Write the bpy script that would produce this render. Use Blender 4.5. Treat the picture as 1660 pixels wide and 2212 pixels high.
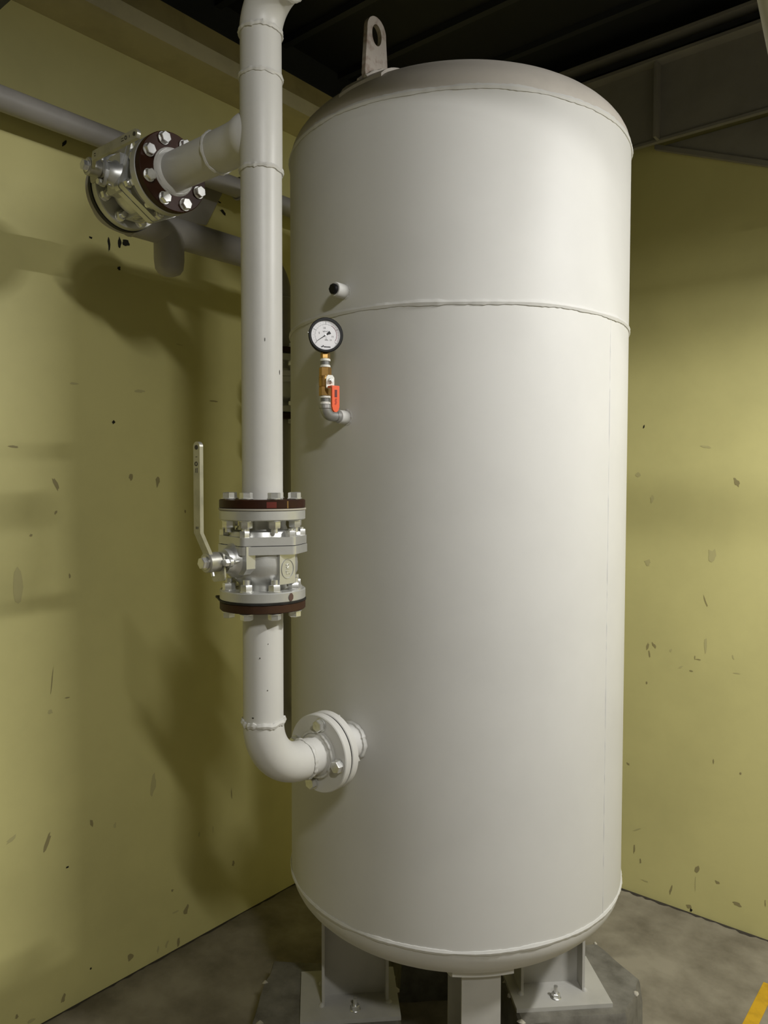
import bpy, math, random
from mathutils import Vector as V, Matrix as MX
from math import sin, cos, pi, radians as RD, sqrt, atan2, hypot

for o in list(bpy.data.objects): bpy.data.objects.remove(o)
C = bpy.context.scene.collection
SC = bpy.context.scene

# ------------------------------------------------------------------ camera
cd = bpy.data.cameras.new('camera'); CAM = bpy.data.objects.new('camera', cd); C.objects.link(CAM)
cd.sensor_fit = 'VERTICAL'; cd.sensor_height = 24.0; cd.lens = 17.758; cd.clip_start = .02
CAM.matrix_world = MX(((0.76769, -0.02649, 0.64028, 0), (0.64082, 0.02829, -0.76717, 0),
                       (0.00221, 0.99925, 0.03869, 1.69), (0, 0, 0, 1)))
SC.camera = CAM
# ------------------------------------------------------------------ world, exposure
w = bpy.data.worlds.new('world'); SC.world = w; w.use_nodes = True
w.node_tree.nodes['Background'].inputs[0].default_value = (.9, .88, .8, 1)
w.node_tree.nodes['Background'].inputs[1].default_value = .02
SC.view_settings.view_transform = 'Standard'; SC.view_settings.look = 'None'
SC.view_settings.gamma = 1; SC.view_settings.use_curve_mapping = False
SC.view_settings.exposure = 0.05
# ------------------------------------------------------------------ lamps: tubes built as luminaires below, their light here
LAMPS = [  # x, y, z, heading, length, energy, colour, point the reflector leans towards
    (.86, -.19, 3.10, 0.0, .60, 42, (1, .99, .965), (.30, .27, 2.1)),
    (.70, 1.88, 2.94, 90.0, .45, 62, (1, .99, .965), (.55, 1.92, 1.94)),
]
for (x, y, z, hd, ln, en, co, tg) in LAMPS:
    ld = bpy.data.lights.new('tube_light', 'AREA'); ld.shape = 'RECTANGLE'
    ld.size = ln; ld.size_y = .07; ld.energy = en; ld.color = co
    lo = bpy.data.objects.new('tube_light', ld); C.objects.link(lo)
    pz = -(V(tg) - V((x, y, z))).normalized(); px_ = V((cos(RD(hd)), sin(RD(hd)), 0)); px_ = (px_ - pz * px_.dot(pz)).normalized()
    rm_ = MX((px_, pz.cross(px_), pz)).transposed().to_4x4(); lo.matrix_world = MX.Translation(V((x, y, z)) - pz * .05) @ rm_

# ------------------------------------------------------------------ key numbers
XW, YW, ZC = -2.293, 3.018, 3.42
TX, TY, R = -1.2807, 1.8649, .485
ZT, ZM, ZB = 2.595, 2.109, .568
RX, RY, PR = -1.2581, 1.095, .0440
BZ = 2.434                      # branch level
random.seed(7)

# ------------------------------------------------------------------ materials
def mat(name, col, rough=.5, metal=0., var=.0, scale=6., bump=0., bscale=40., spec=None, col2=None, thr=(.45, .7), coat=0.):
    m = bpy.data.materials.new(name); m.use_nodes = True
    nt = m.node_tree; N = nt.nodes; L = nt.links
    b = N['Principled BSDF']
    b.inputs['Base Color'].default_value = (*col, 1); b.inputs['Roughness'].default_value = rough
    b.inputs['Metallic'].default_value = metal
    if coat: b.inputs['Coat Weight'].default_value = coat; b.inputs['Coat Roughness'].default_value = .2
    if spec is not None: b.inputs['Specular IOR Level'].default_value = spec
    if var or col2 or bump:
        tc = N.new('ShaderNodeTexCoord'); n = N.new('ShaderNodeTexNoise')
        n.inputs['Scale'].default_value = scale; n.inputs['Detail'].default_value = 6; n.inputs['Roughness'].default_value = .6
        L.new(tc.outputs['Object'], n.inputs['Vector'])
    if var or col2:
        r = N.new('ShaderNodeValToRGB'); r.color_ramp.elements[0].position = thr[0]; r.color_ramp.elements[1].position = thr[1]
        c2 = col2 or tuple(c * (1 - var) for c in col)
        r.color_ramp.elements[0].color = (*col, 1); r.color_ramp.elements[1].color = (*c2, 1)
        L.new(n.outputs['Fac'], r.inputs['Fac']); L.new(r.outputs['Color'], b.inputs['Base Color'])
    if bump:
        n2 = N.new('ShaderNodeTexNoise'); n2.inputs['Scale'].default_value = bscale; n2.inputs['Detail'].default_value = 4
        L.new(tc.outputs['Object'], n2.inputs['Vector'])
        bp = N.new('ShaderNodeBump'); bp.inputs['Strength'].default_value = bump; bp.inputs['Distance'].default_value = .004
        L.new(n2.outputs['Fac'], bp.inputs['Height']); L.new(bp.outputs['Normal'], b.inputs['Normal'])
    return m

M = {}
M['wall'] = mat('yellow_wall_paint', (.69, .64, .275), .55, var=.13, scale=1.7, bump=.12, bscale=14, thr=(.40, .68))
M['wall_white'] = mat('white_wall_paint', (.60, .585, .50), .55, var=.1, scale=1.7)
M['trim'] = mat('yellow_trim_paint', (.58, .52, .30), .55, var=.2, scale=5, bump=.1, bscale=20)
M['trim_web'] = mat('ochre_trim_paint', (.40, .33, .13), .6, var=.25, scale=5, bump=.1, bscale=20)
M['floor'] = mat('grey_concrete_floor', (.31, .28, .215), .62, scale=3.6, col2=(.13, .112, .08), thr=(.36, .66), bump=.15, bscale=30)
M['ceil'] = mat('dark_metal_deck', (.012, .013, .014), .6)
M['beam'] = mat('olive_grey_steel', (.27, .255, .215), .6, var=.2, scale=4)
M['steel_dark'] = mat('dark_steel', (.03, .032, .034), .5)
M['tank'] = mat('grey_white_tank_paint', (.60, .592, .565), .52, var=.06, scale=2.5, bump=.035, bscale=9, spec=.3)
M['dome'] = mat('dusty_tank_paint', (.53, .49, .435), .50, var=.18, scale=4, bump=.05, bscale=9)
M['lug'] = mat('rusty_dusty_paint', (.42, .37, .315), .6, scale=30, col2=(.20, .13, .09), thr=(.48, .68), bump=.2, bscale=40)
M['red'] = mat('red_painted_glint', (.12, .014, .007), .4)  # colour of an orange reflection on the brown flange
M['amber'] = mat('amber_paint_dab', (.22, .12, .03), .4)
M['rust'] = mat('rust_stain', (.10, .055, .04), .7, var=.4, scale=60)
M['pipe'] = mat('white_grey_pipe_paint', (.60, .59, .555), .42, var=.06, scale=7, bump=.08, bscale=26)
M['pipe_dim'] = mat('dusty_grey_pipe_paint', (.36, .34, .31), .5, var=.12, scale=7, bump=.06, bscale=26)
M['leg'] = mat('grey_leg_paint', (.46, .45, .415), .5, var=.12, scale=9, bump=.05)
M['alu'] = mat('silver_valve_paint', (.64, .64, .62), .40, .75, var=.12, scale=14, bump=.08, bscale=60)
M['alu_s'] = mat('silver_flange_paint', (.60, .60, .57), .42, .6, var=.1, scale=14, bump=.05, bscale=60)
M['zinc'] = mat('zinc_plated_steel', (.74, .74, .72), .32, .85, var=.2, scale=60)
M['chrome'] = mat('bright_bolt_steel', (.84, .84, .82), .30, .85, var=.15, scale=60)
M['brown'] = mat('brown_primer', (.034, .0105, .0035), .42, var=.35, scale=20, bump=.05, spec=.25)
M['brown2'] = mat('dull_brown_primer', (.048, .021, .009), .55, var=.35, scale=20, bump=.05, spec=.25)
M['gasket'] = mat('black_rubber', (.010, .009, .008), .6)
M['gasket_l'] = mat('pale_gasket_sheet', (.42, .39, .32), .6)
M['lever'] = mat('worn_lever_steel', (.52, .51, .46), .36, .7, var=.25, scale=25)
M['mark'] = mat('dark_stamp', (.05, .045, .035), .6)
M['brass'] = mat('brass', (.55, .33, .11), .34, .9, var=.15, scale=40)
M['galv'] = mat('galvanised_fitting', (.40, .40, .385), .42, .7, var=.15, scale=50, bump=.05)
M['tape'] = mat('white_thread_tape', (.78, .77, .70), .6)
M['orange'] = mat('orange_plastic_sleeve', (.85, .115, .03), .38)
M['sleeve_mark'] = mat('dark_red_print', (.10, .006, .008), .5)
M['sleeve_text'] = mat('deep_red_print', (.42, .03, .01), .5)
M['black'] = mat('black_bezel', (.005, .005, .005), .45, spec=.25)
M['dial'] = mat('white_dial', (.93, .92, .94), .5)
M['ink'] = mat('black_ink', (.012, .012, .015), .5)
M['ink_grey'] = mat('grey_ink', (.20, .20, .22), .5)
M['ink_red'] = mat('faded_red_ink', (.62, .42, .46), .5)
M['plinth'] = mat('rough_concrete', (.20, .19, .16), .8, scale=14, col2=(.10, .093, .075), thr=(.35, .7), bump=.5, bscale=24)
M['mortar'] = mat('pale_mortar', (.45, .42, .35), .8, bump=.4, bscale=40)
M['yellow'] = mat('yellow_floor_paint', (.62, .36, .015), .5, var=.25, scale=18)
M['cream'] = mat('cream_conduit_paint', (.42, .40, .28), .5)
M['scuff0'] = mat('faint_scuff', (.53, .485, .225), .6)
M['scuff1'] = mat('brown_scuff', (.33, .285, .13), .6)
M['scuff2'] = mat('black_chip', (.012, .010, .006), .7)
M['dirt'] = mat('floor_edge_dirt', (.045, .038, .028), .85)
M['housing'] = mat('white_lamp_housing', (.7, .7, .68), .4)
mg = bpy.data.materials.new('gauge_glass'); mg.use_nodes = True
nt = mg.node_tree; nt.nodes.remove(nt.nodes['Principled BSDF'])
tb = nt.nodes.new('ShaderNodeBsdfTransparent'); gb = nt.nodes.new('ShaderNodeBsdfGlossy'); gb.inputs['Roughness'].default_value = .03
fr = nt.nodes.new('ShaderNodeFresnel'); fr.inputs['IOR'].default_value = 1.12; mx = nt.nodes.new('ShaderNodeMixShader')
nt.links.new(fr.outputs[0], mx.inputs[0]); nt.links.new(tb.outputs[0], mx.inputs[1]); nt.links.new(gb.outputs[0], mx.inputs[2])
nt.links.new(mx.outputs[0], nt.nodes['Material Output'].inputs['Surface'])
M['glass'] = mg
mt_ = bpy.data.materials.new('lit_tube'); mt_.use_nodes = True
bb = mt_.node_tree.nodes['Principled BSDF']; bb.inputs['Emission Color'].default_value = (1, .96, .88, 1); bb.inputs['Emission Strength'].default_value = 6
M['tube'] = mt_

# ------------------------------------------------------------------ mesh builder
def basis(ax):
    a = V(ax).normalized(); t = V((0, 0, 1)) if abs(a.z) < .9 else V((1, 0, 0))
    u = t.cross(a).normalized(); return u, a.cross(u).normalized(), a

class MB:
    def __init__(s): s.v = []; s.f = []
    def add(s, vs, fs):
        n = len(s.v); s.v += [V(q) for q in vs]; s.f += [tuple(i + n for i in f) for f in fs]; return s
    def box(s, c, size, m=None):
        hx, hy, hz = [q / 2 for q in size]; c = V(c)
        vs = [V((sx * hx, sy * hy, sz * hz)) for sx in (-1, 1) for sy in (-1, 1) for sz in (-1, 1)]
        if m: vs = [m @ q for q in vs]
        return s.add([c + q for q in vs], [(0, 1, 3, 2), (4, 6, 7, 5), (0, 4, 5, 1), (2, 3, 7, 6), (0, 2, 6, 4), (1, 5, 7, 3)])
    def lathe(s, prof, o, ax, seg=40):
        u, v, a = basis(ax); o = V(o); vs = []; fs = []; rings = []
        for t, r in prof:
            if r < 1e-6: rings.append([len(vs)]); vs.append(o + a * t)
            else:
                rings.append(list(range(len(vs), len(vs) + seg)))
                for k in range(seg):
                    th = 2 * pi * k / seg; vs.append(o + a * t + (u * cos(th) + v * sin(th)) * r)
        for A, B in zip(rings, rings[1:]):
            for k in range(seg):
                k2 = (k + 1) % seg
                if len(A) == 1 and len(B) == 1: continue
                if len(A) == 1: fs.append((A[0], B[k2], B[k]))
                elif len(B) == 1: fs.append((A[k], A[k2], B[0]))
                else: fs.append((A[k], A[k2], B[k2], B[k]))
        return s.add(vs, fs)
    def cyl(s, p0, p1, r, seg=32, r2=None):
        p0 = V(p0); p1 = V(p1); h = (p1 - p0).length
        return s.lathe([(0, 0), (0, r), (h, r2 if r2 is not None else r), (h, 0)], p0, p1 - p0, seg)
    def disc(s, p0, ax, h, r, bev=.0015, seg=48, hole=0):
        if hole: return s.lathe([(0, hole), (0, r - bev), (bev, r), (h - bev, r), (h, r - bev), (h, hole), (0, hole)], p0, ax, seg)
        return s.lathe([(0, 0), (0, r - bev), (bev, r), (h - bev, r), (h, r - bev), (h, 0)], p0, ax, seg)
    def tube(s, path, r, seg=28, cap=True):
        P = [V(q) for q in path]; n = len(P); vs = []; fs = []
        T = [((P[min(i + 1, n - 1)] - P[max(i - 1, 0)]).normalized()) for i in range(n)]
        u, v, a = basis(T[0])
        for i in range(n):
            if i:
                q = T[i - 1].rotation_difference(T[i]); u = q @ u; v = q @ v
            rr = r[i] if isinstance(r, (list, tuple)) else r
            for k in range(seg):
                th = 2 * pi * k / seg; vs.append(P[i] + (u * cos(th) + v * sin(th)) * rr)
        for i in range(n - 1):
            for k in range(seg):
                k2 = (k + 1) % seg; fs.append((i * seg + k, i * seg + k2, (i + 1) * seg + k2, (i + 1) * seg + k))
        if cap: fs.append(tuple(range(seg))[::-1]); fs.append(tuple(range((n - 1) * seg, n * seg)))
        return s.add(vs, fs)
    def prism(s, poly, o, ux, uy, h):
        o = V(o); ux = V(ux); uy = V(uy); n = ux.cross(uy).normalized(); k = len(poly)
        vs = [o + ux * x + uy * y for x, y in poly] + [o + ux * x + uy * y + n * h for x, y in poly]
        return s.add(vs, [tuple(range(k))[::-1], tuple(range(k, 2 * k))] + [(i, (i + 1) % k, (i + 1) % k + k, i + k) for i in range(k)])
    def hexa(s, p0, ax, af, h, rot=0, cham=.12):
        u, v, a = basis(ax); p0 = V(p0); Rr = af / sqrt(3)
        def ring(t, r): return [p0 + a * t + (u * cos(rot + pi / 3 * k) + v * sin(rot + pi / 3 * k)) * r for k in range(6)]
        vs = ring(0, Rr) + ring(h * (1 - cham), Rr) + ring(h, Rr * .90)
        fs = [(5, 4, 3, 2, 1, 0), (12, 13, 14, 15, 16, 17)]
        for q in (0, 6): fs += [(q + k, q + (k + 1) % 6, q + 6 + (k + 1) % 6, q + 6 + k) for k in range(6)]
        return s.add(vs, fs)
    def weld(s, o, ax, Rr, r, seg=96, ms=6, jit=.22, gap=.0):
        u, v, a = basis(ax); o = V(o); vs = []; fs = []
        ph = [random.uniform(0, 6.28) for _ in range(4)]
        for k in range(seg):
            th = 2 * pi * k / seg
            q = 1 + jit * (sin(th * 11 + ph[0]) * .5 + sin(th * 23 + ph[1]) * .6 + random.uniform(-.7, .7))
            wob = r * .35 * (sin(th * 5 + ph[2]) + sin(th * 9 + ph[3])) * .5
            for j in range(ms):
                al = 2 * pi * j / ms
                vs.append(o + (u * cos(th) + v * sin(th)) * (Rr + r * q * .8 * cos(al)) + a * (r * 1.25 * q * sin(al) + wob))
        for k in range(seg):
            for j in range(ms):
                k2 = (k + 1) % seg; j2 = (j + 1) % ms
                fs.append((k * ms + j, k2 * ms + j, k2 * ms + j2, k * ms + j2))
        return s.add(vs, fs)
    def mesh(s, name, m=None, inv=None, ang=38):
        me = bpy.data.meshes.new(name)
        vs = [(inv @ q) if inv else q for q in s.v]
        me.from_pydata([tuple(q) for q in vs], [], s.f); me.update()
        import bmesh
        b = bmesh.new(); b.from_mesh(me); bmesh.ops.recalc_face_normals(b, faces=b.faces); b.to_mesh(me); b.free()
        me.polygons.foreach_set('use_smooth', [True] * len(me.polygons)); me.set_sharp_from_angle(angle=RD(ang))
        if m: me.materials.append(M[m])
        return me

ROOT = {}
def link(name, me, parent=None):
    o = bpy.data.objects.new(name, me); C.objects.link(o)
    if parent: o.parent = parent
    return o
def rootof(o):
    while o.parent: o = o.parent
    return o
def part(name, mb, m, parent, world=True, ang=38):
    """one mesh object under a thing or a part; world: coordinates given in world space"""
    inv = None
    if world: inv = ROOT[rootof(parent).name].inverted()
    return link(name, mb.mesh(name, m, inv, ang), parent)
def thing(name, label, cat, loc=(0, 0, 0), rot=None, group=None):
    o = bpy.data.objects.new(name, None); C.objects.link(o); o.empty_display_size = .05
    mw = MX.Translation(V(loc)) @ (rot.to_4x4() if rot else MX.Identity(4)); o.matrix_world = mw; ROOT[o.name] = mw
    o['label'] = label; o['category'] = cat
    if group: o['group'] = group
    return o
def struct(name, mb, m, parent=None, ang=38):
    o = link(name, mb.mesh(name, m, None, ang), parent)
    if not parent: o['kind'] = 'structure'; ROOT[o.name] = MX.Identity(4)
    return o
def inst(name, me, parent, loc, rot=None):
    o = link(name, me, parent); mm = MX.Translation(V(loc))
    if rot: mm = mm @ rot.to_4x4()
    o.matrix_local = mm; return o
def copy_tree(o, parent=None):
    c = o.copy(); C.objects.link(c); c.parent = parent
    for ch in list(o.children): copy_tree(ch, c)
    return c
def arc(c, u, v, r, a0, a1, n=14):
    c = V(c); u = V(u); v = V(v)
    return [c + (u * cos(a0 + (a1 - a0) * i / n) + v * sin(a0 + (a1 - a0) * i / n)) * r for i in range(n + 1)]
def rpath(pts, rad, n=12):
    P = [V(q) for q in pts]; out = [P[0]]
    for i in range(1, len(P) - 1):
        d0 = (P[i - 1] - P[i]).normalized(); d1 = (P[i + 1] - P[i]).normalized()
        ang = d0.angle(d1); L = rad / math.tan(ang / 2); c = P[i] + (d0 + d1).normalized() * (rad / sin(ang / 2))
        a = P[i] + d0 * L - c; b = P[i] + d1 * L - c; tot = a.angle(b); ax = a.cross(b).normalized()
        for k in range(n + 1):
            from mathutils import Quaternion
            out.append(c + Quaternion(ax, tot * k / n) @ a)
    out.append(P[-1]); return out
X, Y, Z = V((1, 0, 0)), V((0, 1, 0)), V((0, 0, 1))
def textmesh(txt, size, m, ext=.0003, font_shear=0):
    cu = bpy.data.curves.new('txt', 'FONT'); cu.body = txt; cu.size = size; cu.extrude = ext; cu.align_x = 'CENTER'; cu.align_y = 'CENTER'; cu.shear = font_shear
    cu.resolution_u = 2
    o = bpy.data.objects.new('txt', cu); C.objects.link(o); dg = bpy.context.evaluated_depsgraph_get(); dg.update()
    me = bpy.data.meshes.new_from_object(o.evaluated_get(dg)); bpy.data.objects.remove(o); bpy.data.curves.remove(cu)
    me.materials.clear(); me.materials.append(M[m]); return me

# ================================================================== THE ROOM
X2, Y2 = 2.8, -2.9
struct('floor', MB().box(((XW + X2) / 2, (YW + Y2) / 2, -.06), (X2 - XW + .4, YW - Y2 + .4, .12)), 'floor')
wl = struct('wall_left', MB().box((XW - .09, (YW + Y2) / 2, 1.75), (.18, YW - Y2 + .36, 3.7)), 'wall')
wr = struct('wall_right', MB().box(((XW + X2) / 2, YW + .09, 1.75), (X2 - XW, .18, 3.7)), 'wall')
struct('wall_rear', MB().box(((XW + X2) / 2, Y2 - .09, 1.75), (X2 - XW, .18, 3.7)), 'wall_white')
struct('wall_far', MB().box((X2 + .09, (YW + Y2) / 2, 1.75), (.18, YW - Y2 + .36, 3.7)), 'wall_white')
ce = struct('ceiling', MB().box(((XW + X2) / 2, (YW + Y2) / 2, ZC + .04), (X2 - XW, YW - Y2, .08)), 'ceil')
y = 2.72
while y > -1.2:                                          # ribs of the metal deck
    part('deck_rib', MB().box(((XW + X2) / 2, y, ZC - .012), (X2 - XW, .028, .026)), 'steel_dark', ce); y -= .32
# painted steel ledge on the left wall: lip, web, top edge
tr = struct('trim_1', MB().box((XW + .0825, (YW + Y2) / 2, 3.1243), (.165, YW - Y2, .0555)), 'trim')
part('ledge_web', MB().box((XW + .055, (YW + Y2) / 2, 3.205), (.110, YW - Y2, .106)), 'trim_web', tr)
part('ledge_back', MB().box((XW + .02, (YW + Y2) / 2, 3.32), (.04, YW - Y2, .2)), 'steel_dark', tr)
# dirt line where floor and walls meet
def ragged(a, b, w0, w1, n, nrm, z):
    mb = MB(); a = V(a); b = V(b); nrm = V(nrm); vs = []; fs = []
    for i in range(n + 1):
        p = a.lerp(b, i / n); wd = random.uniform(w0, w1)
        vs += [p + Z * z, p + nrm * wd + Z * z]
    for i in range(n): fs.append((2 * i, 2 * i + 1, 2 * i + 3, 2 * i + 2))
    return mb.add(vs, fs)
d1 = struct('trim_2', ragged((XW, -1.5, 0), (XW, YW, 0), .004, .012, 240, X, .0012), 'dirt')
d2 = struct('trim_3', ragged((XW, YW, 0), (2.0, YW, 0), .006, .020, 240, -Y, .0012), 'dirt')
# scuffs and chips on the painted walls (place along the wall, height, length, width, tilt, tone)
MARKS_L = [(1.155,1.684,.0575,.0133,-25,1),(1.414,1.708,.028,.0156,0,1),(1.518,1.692,.0482,.0185,5,1),(1.353,1.887,.0152,.0134,20,2),(1.219,2.001,.0087,.0337,0,0),(1.449,1.998,.0125,.053,0,0),(1.028,1.794,.0082,.0353,0,1),(1.379,2.394,.0166,.0135,0,2),(1.28,2.47,.0088,.0142,0,2),(1.344,2.464,.0628,.0099,-4,2),(1.382,2.479,.0393,.0152,0,2),(1.406,2.483,.0244,.0376,0,2),(1.792,2.725,.0085,.017,0,2),(1.809,2.693,.0153,.0344,20,2),(1.196,2.736,.0113,.0328,-60,2),(1.763,1.99,.0068,.0465,0,1),(1.133,1.072,.1016,.0044,6,1),(1.181,1.007,.0044,.0183,0,1),(1.126,.974,.0174,.0205,0,0),(1.259,.577,.0306,.0129,-10,1),(1.341,.539,.0252,.0102,0,0),(1.108,.564,.0818,.0146,22,1),(1.002,.617,.0141,.0435,-30,0),(1.174,.463,.0075,.0107,0,2),(1.563,.224,.0118,.0136,0,1),(1.621,.127,.0448,.0241,25,1),(1.574,.139,.0102,.0312,0,0),(1.394,.06,.0291,.0282,30,1),(1.586,.022,.0376,.0138,10,1),(1.538,.037,.0338,.0115,25,0),(1.502,.037,.0334,.0113,5,0),(1.249,.094,.0077,.0081,0,2),(1.155,.045,.0361,.0152,15,1),(1.008,.065,.0143,.011,20,1),(1.053,.028,.0117,.0284,0,0),(1.833,.49,.0579,.0045,-3,1),(1.744,.381,.0319,.0064,0,0),(1.681,.385,.0244,.0103,0,0),(1.84,.214,.0255,.0158,10,1),(1.153,1.595,.0173,.0089,25,1),(1.195,1.392,.0206,.0076,0,1),(1.075,1.528,.0113,.0113,20,1),(1.487,.624,.0983,.0258,12,0),(1.035,1.372,.1255,.0412,0,0),(1.631,1.585,.0133,.0079,0,1),(1.613,2.177,.0065,.0349,0,0)]
MARKS_R = [(-1.157,1.917,.0167,.0075,20,2),(-.917,1.83,.0124,.0409,15,0),(-.803,1.694,.038,.0195,-30,1),(-1.18,1.725,.0187,.0267,20,0),(-1.119,1.627,.0371,.0168,0,0),(-.906,1.235,.0607,.0068,-20,1),(-1.128,1.032,.0339,.0113,10,1),(-1.102,1.039,.0299,.0112,-40,1),(-1.12,1.003,.0338,.0075,-10,1),(-1.035,1.028,.0185,.0109,10,0),(-.903,1.065,.0609,.0137,0,0),(-.927,1.008,.0054,.0277,0,1),(-.942,1.014,.0217,.0052,0,1),(-.802,1.035,.0245,.0065,-20,0),(-.995,.968,.0073,.0249,-30,0),(-.955,.959,.0091,.014,0,1),(-.79,.977,.0053,.0325,0,0),(-1.129,.882,.0132,.0076,0,1),(-1.201,.532,.0097,.0176,20,1),(-.866,.624,.0251,.0051,0,1),(-.769,.601,.0105,.0097,0,1),(-1.17,.185,.0425,.0078,3,1),(-1.143,.142,.0231,.0077,0,1),(-.919,.182,.033,.0174,20,1),(-.925,.13,.0735,.0035,0,0),(-.843,.157,.0126,.027,10,1),(-.77,.098,.016,.0392,0,1),(-.674,.135,.0278,.0047,0,1),(-1.019,.065,.0564,.0091,10,1),(-.946,.024,.0185,.0247,0,1),(-.939,.012,.0166,.0106,0,2),(-1.158,.269,.0058,.0501,-30,0),(-.884,1.415,.0531,.0405,0,0),(-1.133,1.371,.0299,.0301,0,0),(-1.122,.066,.0058,.0381,0,0)]
def marks(lst, tone, o, uh, n):
    mb = MB()
    for (h, z, ln, wd, a, t) in lst:
        if t != tone: continue
        k = 11; ca, sa = cos(RD(a)), sin(RD(a)); vs = []
        for i in range(k):
            th = 2 * pi * i / k; q = random.uniform(.55, 1.1); p = cos(th) * wd / 2 * q; s_ = sin(th) * ln / 2 * q
            vs.append(V(o) + V(uh) * (h + p * ca + s_ * sa) + Z * max(.002, z - p * sa + s_ * ca) + V(n) * (.0008 + .0002 * tone))
        mb.add(vs, [tuple(range(k))])
    return mb
for t, nm in ((0, 'faint_scuffs'), (1, 'brown_scuffs'), (2, 'black_chips')):
    for (lst, o, uh, n, pw) in ((MARKS_L, (XW, 0, 0), Y, X, wl), (MARKS_R, (0, YW, 0), X, -Y, wr)):
        q = part(nm, marks(lst, t, o, uh, n), 'scuff%d' % t, pw); q['kind'] = 'stuff'

# ------------------------------------------------------------------ steel beam along the right wall
t = thing('steel_beam', 'olive grey steel beam with stiffener high along the right wall behind the tank', 'beam', (-1.0, 2.915, 2.98))
part('web', MB().box((.2, 2.917, 3.125), (4.9, .010, .285)), 'beam', t)
part('bottom_lip', MB().box((.2, 2.915, 2.988), (4.9, .020, .010)), 'beam', t)
part('top_flange', MB().box((.2, 2.915, 3.272), (4.9, .11, .012)), 'beam', t)
part('top_channel', MB().box((.2, 2.925, 3.312), (4.9, .07, .02)), 'steel_dark', t)
part('packing_strip', MB().box((.2, 2.905, 3.345), (4.9, .09, .012)), 'beam', t)
part('stiffener', MB().box((-1.0755, 2.888, 3.125), (.010, .05, .278)), 'beam', t)
g = thing('wall_brace', 'sloping brace bar under the wall beam with an added plate filling the shaded gap', 'brace', (-1.1, 2.995, 2.98))
part('dark_gap_plate', MB().prism([(-1.12, 3.0), (0.5, 3.0), (0.5, 2.32)], (0, 3.004, 0), X, Z, .010), 'beam', g)  # plate added to stand for the dark gap above the brace bar
part('edge_bar', MB().prism([(-1.12, 3.012), (0.5, 2.331), (0.5, 2.312), (-1.12, 2.993)], (0, 3.006, 0), X, Z, .022), 'beam', g)
t = thing('overhead_shade_beam', 'unseen dark beam added above the camera to shade the dome and upper walls', 'beam', (.2, .80, 2.87))  # unseen beam added to block the lamp above the camera
part('web', MB().box((.25, .80, 3.145), (5.0, .02, .53)), 'steel_dark', t)
part('bottom_flange', MB().box((.25, .80, 2.873), (5.0, .14, .016)), 'steel_dark', t)
t = thing('wall_shade_beam', 'unseen dark beam added right of the tank to shade the upper right wall', 'beam', (1.2, 2.30, 2.70))  # unseen, added only to keep lamp light off the upper right wall
part('web', MB().box((1.22, 2.30, 3.06), (3.14, .02, .70)), 'steel_dark', t)
part('bottom_flange', MB().box((1.22, 2.30, 2.708), (3.14, .12, .016)), 'steel_dark', t)
# cream conduit in the top right corner
t = thing('conduit', 'cream painted conduit bend in the top right corner', 'conduit', (-.27, 1.35, 2.4))
part('conduit_pipe', MB().tube(rpath([(-.37, 1.31, 3.41), (-.303, 1.352, 2.50), (-.274, 1.368, 2.34), (.9, 1.368, 2.30)], .045), .045), 'cream', t)
# lamps
for i, (x, y, z, hd, ln, en, co, tg) in enumerate(LAMPS):
    lab = ['white fluorescent batten lamp above the camera', 'white fluorescent batten lamp hung to the right of the tank'][i]
    t = thing('batten_lamp', lab, 'lamp', (x, y, z), MX.Rotation(RD(hd), 3, 'Z'), 'fluorescent lamps')
    part('housing', MB().box((0, 0, .03), (ln + .1, .07, .05)), 'housing', t, False)
    part('tube', MB().cyl((-ln / 2, 0, -.02), (ln / 2, 0, -.02), .013, 16), 'tube', t, False)
    for s_ in (-1, 1):
        part('lampholder', MB().box((s_ * (ln / 2 + .02), 0, -.01), (.02, .03, .05)), 'housing', t, False)
        part('hanger', MB().cyl((s_ * ln / 3, 0, .05), (s_ * ln / 3, 0, ZC - z), .004, 8), 'zinc', t, False)

# ------------------------------------------------------------------ yellow floor line
tag = thing('floor_line', 'yellow painted safety line on the concrete floor at bottom right', 'floor line', (-.594, 2.3, 0))
part('paint_strip', MB().box((-.594, 1.1, .0012), (.040, 3.3, .0016)), 'yellow', tag)

# ================================================================== THE TANK
tank = thing('storage_tank', 'tall white-grey cylindrical air receiver tank on steel legs', 'tank', (TX, TY, 0))
A0 = (TX, TY, 0)
part('shell', MB().lathe([(ZB, R), (ZB + .3, R), (1.2, R), (1.7, R), (ZM, R), (ZT, R)], A0, Z, 160), 'tank', tank)
HT, HB = .19, .185
part('top_head', MB().lathe([(ZT + HT * sin(a * pi / 40), R * cos(a * pi / 40) if a < 20 else 0) for a in range(0, 21)], A0, Z, 128), 'dome', tank)
part('bottom_head', MB().lathe([(ZB - HB * sin(a * pi / 40), R * cos(a * pi / 40) if a < 20 else 0) for a in range(0, 21)], A0, Z, 128), 'tank', tank)
part('weld_seam', MB().weld((TX, TY, ZT), Z, R, .0052, 360), 'tank', tank)
part('weld_seam', MB().weld((TX, TY, ZM), Z, R, .0056, 360), 'tank', tank)
part('weld_seam', MB().weld((TX, TY, ZB), Z, R, .0050, 360), 'tank', tank)
sa = RD(-2.3)
n = 90
part('weld_seam', MB().tube([(TX + (R - .0015) * cos(sa), TY + (R - .0015) * sin(sa), ZB + (ZM - ZB) * i / n) for i in range(n + 1)],
     [.0028 * random.uniform(.6, 1.3) for _ in range(n + 1)], 8), 'tank', tank)
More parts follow.
